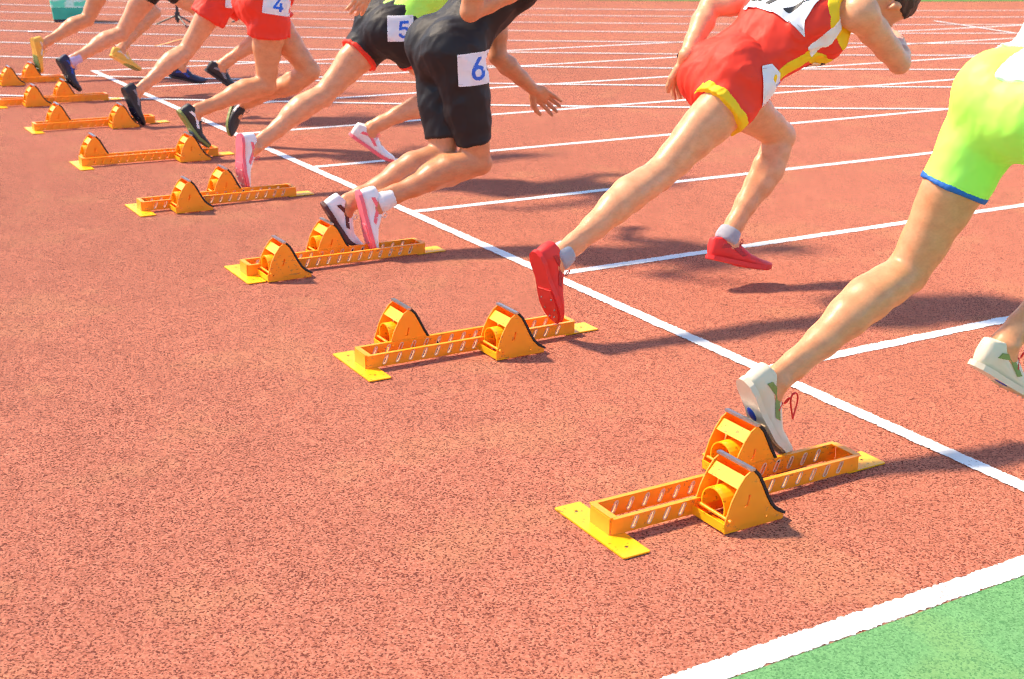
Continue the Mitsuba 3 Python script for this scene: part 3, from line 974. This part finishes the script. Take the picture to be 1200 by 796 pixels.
def athlete(lane, label, j, tone, h, shorts, top, shoe, hair=True, scale=1.0, seed=1):
    """shorts: colour, hem (distance along the thigh), off, flare, trim; top: colour, off, trim, sleeve."""
    g = skeleton(j)
    key = thing('person', label, 'person', 'sprinters leaving the starting blocks')
    f = Field()
    add_trunk(f, g)
    add_seat(f, g)
    for s in 'LR':
        add_leg(f, g, s)
        add_arm(f, g, s)
    add_head(f, g)
    body = relax(f.mesh(h), 4)
    hands = []
    for s in 'LR':
        m = HAND[s].copy()
        d = g['han' + s] - g['wri' + s]
        back = np.cross(np.cross(g['elb' + s] - g['sho' + s], d), d) * -1.0
        zz = back + np.array([0, 0.5 if s == 'L' else -0.5, 0.2])
        m.apply_transform(frame(g['wri' + s], d, zz))
        hands.append(m)
    try:
        mf = lambda m: manifold3d.Manifold(manifold3d.Mesh(np.asarray(m.vertices, np.float32), np.asarray(m.faces, np.uint32)))
        r = mf(body)
        for m in hands:
            r = r + mf(m)
        o = r.to_mesh()
        if len(o.tri_verts) < 1000:
            raise ValueError('empty')
        body = trimesh.Trimesh(np.asarray(o.vert_properties[:, :3], float), np.asarray(o.tri_verts), process=False)
    except Exception as e:
        print('hands joined without a boolean', lane, e)
        body = cat(body, *hands)
    obj('body', body, SKIN[tone], key, smooth=True)

    # shorts
    col, hem, off, flare = shorts['col'], shorts['hem'], shorts.get('off', 0.006), shorts.get('flare', 0.0)
    c = Field()
    c2 = {}
    for s in 'LR':
        hp, kn = g['hip' + s], g['kne' + s]
        hm = hem[s] if isinstance(hem, dict) else hem
        ax = nrm(nrm(kn - hp) + shorts.get('tilt', 0.0) * g['fwd' + s])
        pl = plane(hp + nrm(kn - hp) * hm, ax)
        add_leg(c, g, s, off, pl, (lambda t: flare * min(1, t * 2.2)) if flare else None, shank=False, foot=False)
        c2[s] = pl
    add_seat(c, g, off + 0.2 * flare)
    l = np.linalg.norm(g['neck'] - g['pel'])
    add_trunk(c, g, off)
    ws = shorts.get('waist', 0.34)
    one = top.get('one')
    if not one:
        c.clips = [plane(g['pel'] + g['up'] * l * ws, g['up'])]
    else:
        add_straps(c, g, top, off)
    c.post = fold(seed, shorts.get('fold', 0.004), g['lat'] + 0.3 * g['up'])
    lo = np.min([q[1] for q in c.prims], 0) - 0.02
    hi = np.max([q[2] for q in c.prims], 0) + 0.02
    cm = relax(c.mesh(h * 0.95, lo, hi), 3)
    sk = obj('sprint_suit' if one else 'shorts', cm, col, key, smooth=True)
    if shorts.get('trim'):
        for s in 'LR':
            t = Field()
            t.prims = c.prims
            hp, kn = g['hip' + s], g['kne' + s]
            w = shorts.get('trim_w', 0.012)
            pl = c2[s]
            mid = plane(g['pel'], g['lat'] * (-1 if s == 'L' else 1))
            u = Field()
            add_leg(u, g, s, off + 0.0022, None, (lambda t: flare * min(1, t * 2.2)) if flare else None, shank=False, foot=False)
            add_seat(u, g, off + 0.2 * flare + 0.002, mid)
            u.clips = [lambda p, pl=pl: np.maximum(-(pl(p) + w - 0.008), pl(p) - 0.009)]
            u.post = c.post
            pt = hp + nrm(kn - hp) * (hem[s] if isinstance(hem, dict) else hem)
            obj('hem_trim', relax(u.mesh(0.0045, pt - 0.2, pt + 0.2), 2), shorts['trim'], sk, smooth=50)
    # top
    tf = c
    if not one:
        tf = Field()
        o2 = top.get('off', 0.008)
        add_trunk(tf, g, o2)
        if top.get('glare_panel'):
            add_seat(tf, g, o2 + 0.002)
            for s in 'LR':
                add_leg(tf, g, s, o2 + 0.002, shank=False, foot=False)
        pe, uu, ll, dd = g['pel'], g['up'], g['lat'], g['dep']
        if top.get('glare_panel'):  # white hip panel: sun glare on the lime shorts put in as cloth
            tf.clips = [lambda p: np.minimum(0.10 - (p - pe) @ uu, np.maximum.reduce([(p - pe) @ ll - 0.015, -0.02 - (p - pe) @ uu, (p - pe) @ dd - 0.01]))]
        else:
            tf.clips = [plane(pe + uu * l * (ws - 0.10), -uu)]
        add_straps(tf, g, top, o2)
        tf.post = fold(seed + 7, top.get('fold', 0.005), g['lat'] + 0.4 * g['dep'])
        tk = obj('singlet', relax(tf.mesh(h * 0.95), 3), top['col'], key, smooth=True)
    else:
        tk = sk
    shoes(key, g, shoe, 'R' if lane in (7, 4, 3) else 'L', lane)
    # hair, eyes, lips
    R, hc = head_axes(g), g['head']
    P = lambda x, y, z: hc + R.T @ np.array([x, y, z])
    hf = Field()
    blob(hf, P(-0.016, 0, 0.032), R, (0.104, 0.083, 0.102), 0.02)
    blob(hf, P(-0.050, 0, -0.010), R, (0.070, 0.076, 0.075), 0.03)
    hf.clips = [plane(P(0.052, 0, 0.050), R.T @ np.array([1, 0, -0.55])), plane(P(-0.05, 0, -0.065), R.T @ np.array([0.5, 0, -1])), plane(P(-0.02, 0, 0.0), R.T @ np.array([0.9, 0, -1.0]))]
    rn = np.random.default_rng(seed)
    o3 = rn.random(3) * 40
    hf.post = lambda p: 0.016 * (meshkit.fbm((p - hc) @ R.T * np.array([25, 70, 70]) + o3, 2, seed) - 0.5)
    obj('hair', relax(hf.mesh(0.0055), 1), 'black_hair', key, smooth=True)
    for q in (1, -1):
        e = trimesh.creation.icosphere(3, 0.0125)
        e.apply_translation(P(0.070, q * 0.031, -0.002))
        ek = obj('eye', e, 'eye_white', key, smooth=True)
        i2 = trimesh.creation.icosphere(2, 0.0062)
        i2.apply_translation(P(0.0775, q * 0.031, -0.003))
        obj('iris', i2, 'eye_dark', ek, smooth=True)
        br = tube([P(0.078, q * 0.014, 0.020), P(0.083, q * 0.028, 0.025), P(0.074, q * 0.046, 0.020)], [0.002, 0.0035, 0.0015], 6)
        obj('eyebrow', br, 'black_hair', key, smooth=50)
    return key, g, c, tf, sk, tk


def add_straps(f, g, top, off):
    """Cuts a singlet's arm holes and neckline out of the trunk's field."""
    nk, up = g['neck'], g['up']
    for s, q in (('L', 1), ('R', -1)):
        c = g['sho' + s] + g['lat_s'] * q * 0.045
        r = top.get('hole', 0.105)
        f.clips.append(lambda p, c=c, r=r: r - np.linalg.norm((p - c) - ((p - c) @ g['dep_s'])[:, None] * g['dep_s'] * 0.35, axis=1))
    c = nk + up * 0.03 + g['dep_s'] * 0.03
    f.clips.append(lambda p, c=c: top.get('neck', 0.085) - np.linalg.norm(p - c, axis=1))
    f.clips.append(plane(nk + up * 0.02, up))


def shell(field, lo, hi, h, lift, extra):
    """A thin band of cloth sewn on a garment: the garment's field lifted a little, kept where extra(p) < 0."""
    t = Field()
    t.prims = field.prims
    base = list(field.clips)
    t.clips = base + [extra]
    post = field.post
    t.post = (lambda p: (post(p) if post else 0) - lift)
    return relax(t.mesh(h, np.asarray(lo), np.asarray(hi)), 2)


# joints in metres (x along the lanes, y towards the infield, z up), in the order hip, knee, ankle, toe, shoulder, elbow, wrist, finger tip for L then R, then neck, head
PARTS = ['hip', 'kne', 'ank', 'toe', 'sho', 'elb', 'wri', 'han']
J = {}


def joints(lane, values):
    v = np.array(values, float).reshape(-1, 3)
    names = [q + s for s in 'LR' for q in PARTS] + ['neck', 'head']
    J[lane] = dict(zip(names, v))


joints(8, [
    0.111, 0.585, 0.857, -0.033, 0.673, 0.440, -0.446, 0.670, 0.223, -0.417, 0.670, 0.015,
    0.462, 0.680, 1.131, 0.683, 0.716, 0.947, 0.832, 0.627, 1.126, 0.943, 0.560, 1.237,
    0.111, 0.415, 0.857, 0.445, 0.440, 0.585, 0.109, 0.460, 0.293, 0.245, 0.460, 0.133,
    0.462, 0.320, 1.131, 0.224, 0.245, 1.280, 0.224, 0.270, 1.031, 0.273, 0.286, 0.869,
    0.505, 0.500, 1.165, 0.688, 0.500, 1.245,
])
joints(7, [
    0.375, 2.021, 0.757, 0.744, 2.046, 0.528, 0.487, 2.006, 0.186, 0.610, 1.980, 0.100,
    0.684, 2.038, 1.032, 0.456, 2.140, 0.993, 0.295, 2.061, 0.819, 0.349, 2.168, 0.698,
    0.375, 1.851, 0.757, 0.035, 1.831, 0.486, -0.388, 1.760, 0.276, -0.380, 1.760, 0.066,
    0.720, 1.680, 0.996, 0.949, 1.699, 0.819, 1.110, 1.880, 0.879, 1.203, 2.018, 0.914,
    0.740, 1.850, 1.044, 0.955, 1.805, 1.025,
])
joints(6, [
    -0.116, 3.139, 0.773, -0.129, 3.060, 0.365, -0.534, 3.100, 0.198, -0.494, 3.100, -0.008,
    0.200, 3.220, 1.030, 0.191, 3.190, 0.735, 0.387, 3.223, 0.583, 0.529, 3.253, 0.494,
    -0.116, 2.969, 0.773, -0.025, 2.963, 0.347, -0.433, 3.005, 0.220, -0.456, 3.005, 0.036,
    0.130, 2.860, 1.060, -0.147, 2.800, 0.949, -0.127, 2.750, 1.194, -0.087, 2.750, 1.359,
    0.238, 3.054, 1.126, 0.410, 3.054, 1.228,
])
joints(5, [
    0.218, 4.430, 0.741, -0.099, 4.412, 0.443, -0.468, 4.360, 0.229, -0.533, 4.360, 0.049,
    0.559, 4.525, 1.027, 0.825, 4.525, 0.912, 0.953, 4.429, 1.104, 1.044, 4.384, 1.241,
    0.218, 4.260, 0.741, 0.547, 4.309, 0.461, 0.165, 4.444, 0.262, 0.285, 4.444, 0.095,
    0.559, 4.165, 1.027, 0.290, 4.070, 1.060, -0.009, 4.030, 0.977, -0.054, 4.050, 0.886,
    0.601, 4.345, 1.062, 0.781, 4.345, 1.149,
])
joints(4, [
    -0.013, 5.540, 0.802, 0.231, 5.400, 0.439, -0.059, 5.660, 0.257, -0.139, 5.660, 0.111,
    0.273, 5.635, 1.143, 0.004, 5.719, 1.210, 0.205, 5.786, 1.077, 0.369, 5.786, 1.036,
    -0.013, 5.370, 0.802, -0.021, 5.437, 0.372, -0.433, 5.400, 0.257, -0.383, 5.400, 0.015,
    0.273, 5.275, 1.143, 0.537, 5.242, 1.028, 0.665, 5.338, 1.220, 0.756, 5.384, 1.356,
    0.309, 5.455, 1.185, 0.471, 5.455, 1.302,
])
joints(3, [
    0.182, 6.891, 0.818, 0.538, 6.742, 0.593, 0.170, 6.829, 0.337, 0.260, 6.829, 0.210,
    0.496, 6.986, 1.132, 0.227, 7.070, 1.200, 0.428, 7.137, 1.066, 0.593, 7.137, 1.025,
    0.182, 6.721, 0.818, -0.070, 6.780, 0.439, -0.422, 6.670, 0.218, -0.407, 6.670, -0.002,
    0.496, 6.626, 1.132, 0.766, 6.592, 1.031, 0.894, 6.688, 1.223, 0.985, 6.734, 1.360,
    0.535, 6.806, 1.171, 0.707, 6.806, 1.273,
])
joints(2, [
    0.119, 8.073, 0.826, -0.144, 8.126, 0.441, -0.528, 8.030, 0.274, -0.501, 8.030, 0.063,
    0.450, 8.168, 1.123, 0.725, 8.203, 1.038, 0.853, 8.107, 1.230, 0.944, 8.061, 1.366,
    0.119, 7.903, 0.826, 0.430, 7.860, 0.570, 0.233, 7.979, 0.207, 0.393, 7.979, 0.106,
    0.450, 7.808, 1.123, 0.185, 7.725, 1.206, 0.385, 7.659, 1.073, 0.550, 7.659, 1.031,
    0.491, 7.988, 1.160, 0.668, 7.988, 1.253,
])
joints(1, [
    0.100, 9.337, 0.854, -0.102, 9.369, 0.453, -0.479, 9.250, 0.284, -0.519, 9.250, 0.081,
    0.431, 9.432, 1.152, 0.706, 9.466, 1.066, 0.834, 9.370, 1.258, 0.925, 9.325, 1.394,
    0.100, 9.167, 0.854, 0.357, 9.073, 0.514, 0.044, 8.939, 0.251, 0.142, 8.939, 0.141,
    0.431, 9.072, 1.152, 0.166, 8.989, 1.235, 0.366, 8.922, 1.101, 0.531, 8.922, 1.060,
    0.472, 9.252, 1.189, 0.649, 9.252, 1.282,
])

RED = dict(col='red_cloth', off=0.010, flare=0.022, fold=0.010, waist=0.30)
for lane in (8, 7, 6, 5, 4, 3, 2, 1):
    j = J[lane]
    h = 0.0075 if lane >= 5 else 0.010
    if lane == 8:
        key, g, c, tf, sk, tk = athlete(8, 'sprinter in lime shorts with blue hems and cream spikes, at the right edge', j, 0, h,
            dict(col='lime_lycra', hem=0.205, off=0.004, fold=0.003, trim='blue_trim', trim_w=0.010, waist=0.24), dict(col='glare_white_lycra', off=0.010, fold=0.003, glare_panel=True),
            dict(upper='cream', sole='cream', spike_plate='tan', spikes='worn_steel', laces='red', stripe='olive'), seed=8)
        M = g['footL']
        P = lambda x, y, z: M[:3, :3] @ np.array([x, y, z]) + M[:3, 3]
        t = np.linspace(0, 2 * np.pi, 26, endpoint=False)
        obj('lace_loop', tube([P(0.060, -0.016, 0.0) + np.array([0.012 + 0.009 * np.cos(q) + 0.004 * np.sin(2 * q), -0.01, -0.012 + 0.034 * np.sin(q)]) for q in t], 0.0022, 6, closed=True), 'shoe_red', key + '__shoe', smooth=50)
        for side in ('L', 'R'):
            M2 = g['foot' + side]
            e = trimesh.creation.icosphere(2, 1.0)
            e.apply_scale((0.022, 0.014, 0.0022))
            e.apply_translation((0.045, 0.012 if side == 'L' else -0.012, -0.0912))
            obj('sole_emblem', e, 'shoe_blue', key + '__shoe' + ('' if side == 'L' else '_001'), smooth=True, to_world=T(M2.tolist()))
    elif lane == 7:
        key, g, c, tf, sk, tk = athlete(7, 'sprinter in red singlet and shorts with yellow trim, wearing red spikes', j, 1, h,
            dict(col='red_cloth', hem={'R': 0.115, 'L': 0.13}, off=0.007, flare=0.010, fold=0.008, trim='yellow_cloth', trim_w=0.018, waist=0.26), dict(col='red_cloth', off=0.011, fold=0.009, hole=0.098),
            dict(upper='red', sole='red', spike_plate='red', spikes='worn_steel', laces='crimson', stripe='crimson', sock='sock_grey', sock_top=0.035), seed=7)
        pel, up, lat, dep = g['pel'], g['up'], g['lat'], g['dep']
        S = lambda p: ((p - pel) @ up, (p - pel) @ dep, (p - pel) @ lat)
        lo, hi = pel - 0.28, g['neck'] + 0.25

        def seam(p):
            s, d, l = S(p)
            return np.maximum.reduce([np.abs(d - 0.015 - 0.10 * s) - 0.015, 0.04 - s, s - 0.25, l + 0.02])

        def flash(p):
            s, d, l = S(p)
            return np.maximum.reduce([np.abs(d - 0.03 + 0.12 * (s - 0.25)) - 0.020, 0.255 - s, l + 0.02])

        def fork(p):
            s, d, l = S(p)
            return np.maximum.reduce([np.abs(s - 0.25 - 0.55 * (d - 0.04)) - 0.016, 0.052 - d, l - 0.02])
        for fn, m in ((seam, 'yellow_cloth'), (flash, 'white_cloth'), (fork, 'yellow_cloth')):
            obj('side_stripe', shell(tf, lo, hi, 0.0055, 0.0025, fn), m, tk, smooth=50)
        cs = g['shoR'] - g['lat_s'] * 0.045
        def hole(p):
            q = (p - cs) - ((p - cs) @ g['dep_s'])[:, None] * g['dep_s'] * 0.35
            return np.linalg.norm(q, axis=1) - 0.098 - 0.020
        obj('armhole_trim', shell(tf, lo, hi, 0.0055, 0.002, hole), 'yellow_cloth', tk, smooth=50)
        number_bib(key, tf, pel + up * 0.325 - dep * 0.10 - lat * 0.035, -lat, up, 0.25, 0.21, '177', 0.085, 'bib_black', tx=(0.0, -0.035))
        number_bib(key, tf, pel + up * 0.30 + dep * 0.09 - lat * 0.03, lat, up, 0.17, 0.13, '177', 0.075, 'bib_black', 'bib_cream')
        number_bib(key, c, g['hipR'] + np.array([0.085, -0.09, 0.01]), (0.86, -0.5, 0.1), (0, 0, 1), 0.12, 0.14, '7', 0.045, 'bib_blue', tx=(0.01, -0.025))
        wr = g['wriL'] + (g['elbL'] - g['wriL']) * 0.06
        ax = nrm(g['elbL'] - g['wriL'])
        a1 = nrm(np.cross(ax, [0, 0, 1.0]))
        a2 = np.cross(ax, a1)
        t = np.linspace(0, 2 * np.pi, 20, endpoint=False)
        obj('wristband', tube([wr + 0.029 * (np.cos(q) * a1 + np.sin(q) * a2) for q in t], 0.0042, 8, closed=True), 'shoe_black', key, smooth=50)
    elif lane == 6:
        key, g, c, tf, sk, tk = athlete(6, 'sprinter in tight black knee length suit with a blue number 6 on the thigh', j, 2, h,
            dict(col='black_lycra', hem={'R': 0.345, 'L': 0.335}, off=0.006, fold=0.006), dict(one=True, hole=0.088, neck=0.07),
            dict(upper='white', sole='pink', spike_plate='pink', spikes='worn_steel', laces='white', stripe='pink', sock='sock_white', sock_top=0.05, L=dict(sole='maroon', spike_plate='maroon', stripe='maroon', sock=None)), seed=6)
        number_bib(key, c, g['hipR'] + np.array([0.035, -0.085, -0.045]), (0.92, -0.38, 0.06), (0.0, 0.0, 1), 0.140, 0.124, '6', 0.082, tx=(0.012, 0.0))
        number_bib(key, c, g['pel'] + g['up'] * 0.40 + g['dep'] * 0.10, g['lat'], g['up'], 0.12, 0.055, None, 0.03)
    elif lane == 5:
        key, g, c, tf, sk, tk = athlete(5, 'sprinter in black shorts with red hem and a lime top, bib 5', j, 1, h,
            dict(col='black_lycra', hem=0.155, off=0.008, flare=0.006, fold=0.007, trim='red_cloth', trim_w=0.010, waist=0.24), dict(col='lime_lycra', off=0.009, fold=0.008),
            dict(upper='white', sole='pink', spike_plate='pink', spikes='worn_steel', laces='pink', stripe='pink'), seed=5)
        number_bib(key, c, g['hipR'] + np.array([-0.005, -0.09, 0.03]), (0.90, -0.42, 0.0), (0, 0, 1), 0.125, 0.12, '5', 0.075, tx=(0.018, -0.005))
    elif lane == 4:
        key, g, c, tf, sk, tk = athlete(4, 'sprinter in loose red shorts with bib 4 and laced black spikes', j, 0, h,
            dict(RED, hem={'R': 0.145, 'L': 0.15}), dict(col='red_cloth', off=0.012, fold=0.008),
            dict(upper='black', sole='olive', spike_plate='grey', spikes='worn_steel', laces='black', stripe='white'), seed=4)
        number_bib(key, c, g['hipR'] + np.array([0.03, -0.09, 0.015]), (0.92, -0.38, -0.16), (0.16, 0, 1), 0.165, 0.11, '4', 0.07, tx=(0.0, 0.0))
    elif lane == 3:
        key, g, c, tf, sk, tk = athlete(3, 'sprinter in loose red shorts with bib 3, third from the far end', j, 1, h,
            dict(RED, hem={'R': 0.20, 'L': 0.2}), dict(col='red_cloth', off=0.012, fold=0.008),
            dict(upper='black', sole='black', spike_plate='navy', spikes='worn_steel', laces='grey', stripe='grey'), seed=3)
        number_bib(key, c, g['hipR'] + np.array([0.07, -0.09, -0.055]), (0.90, -0.42, -0.1), (0.1, 0, 1), 0.16, 0.12, '3', 0.075)
    elif lane == 2:
        key, g, c, tf, sk, tk = athlete(2, 'sprinter in navy spikes and lavender socks, second from the far end', j, 1, h,
            dict(col='black_lycra', hem=0.155, off=0.006, fold=0.004, waist=0.26), dict(col='red_cloth', off=0.010, fold=0.006),
            dict(upper='navy', sole='black', spike_plate='black', spikes='worn_steel', laces='blue', stripe='blue', L=dict(sock='sock_lavender', sock_top=0.065)), seed=2)
    else:
        key, g, c, tf, sk, tk = athlete(1, 'sprinter in amber spikes in the lane farthest from the camera', j, 0, h,
            dict(col='black_lycra', hem=0.14, off=0.006, fold=0.004, waist=0.26), dict(col='blue_trim', off=0.010, fold=0.006),
            dict(upper='amber', sole='amber', spike_plate='olive', spikes='worn_steel', laces='amber', stripe='cream'), seed=1)
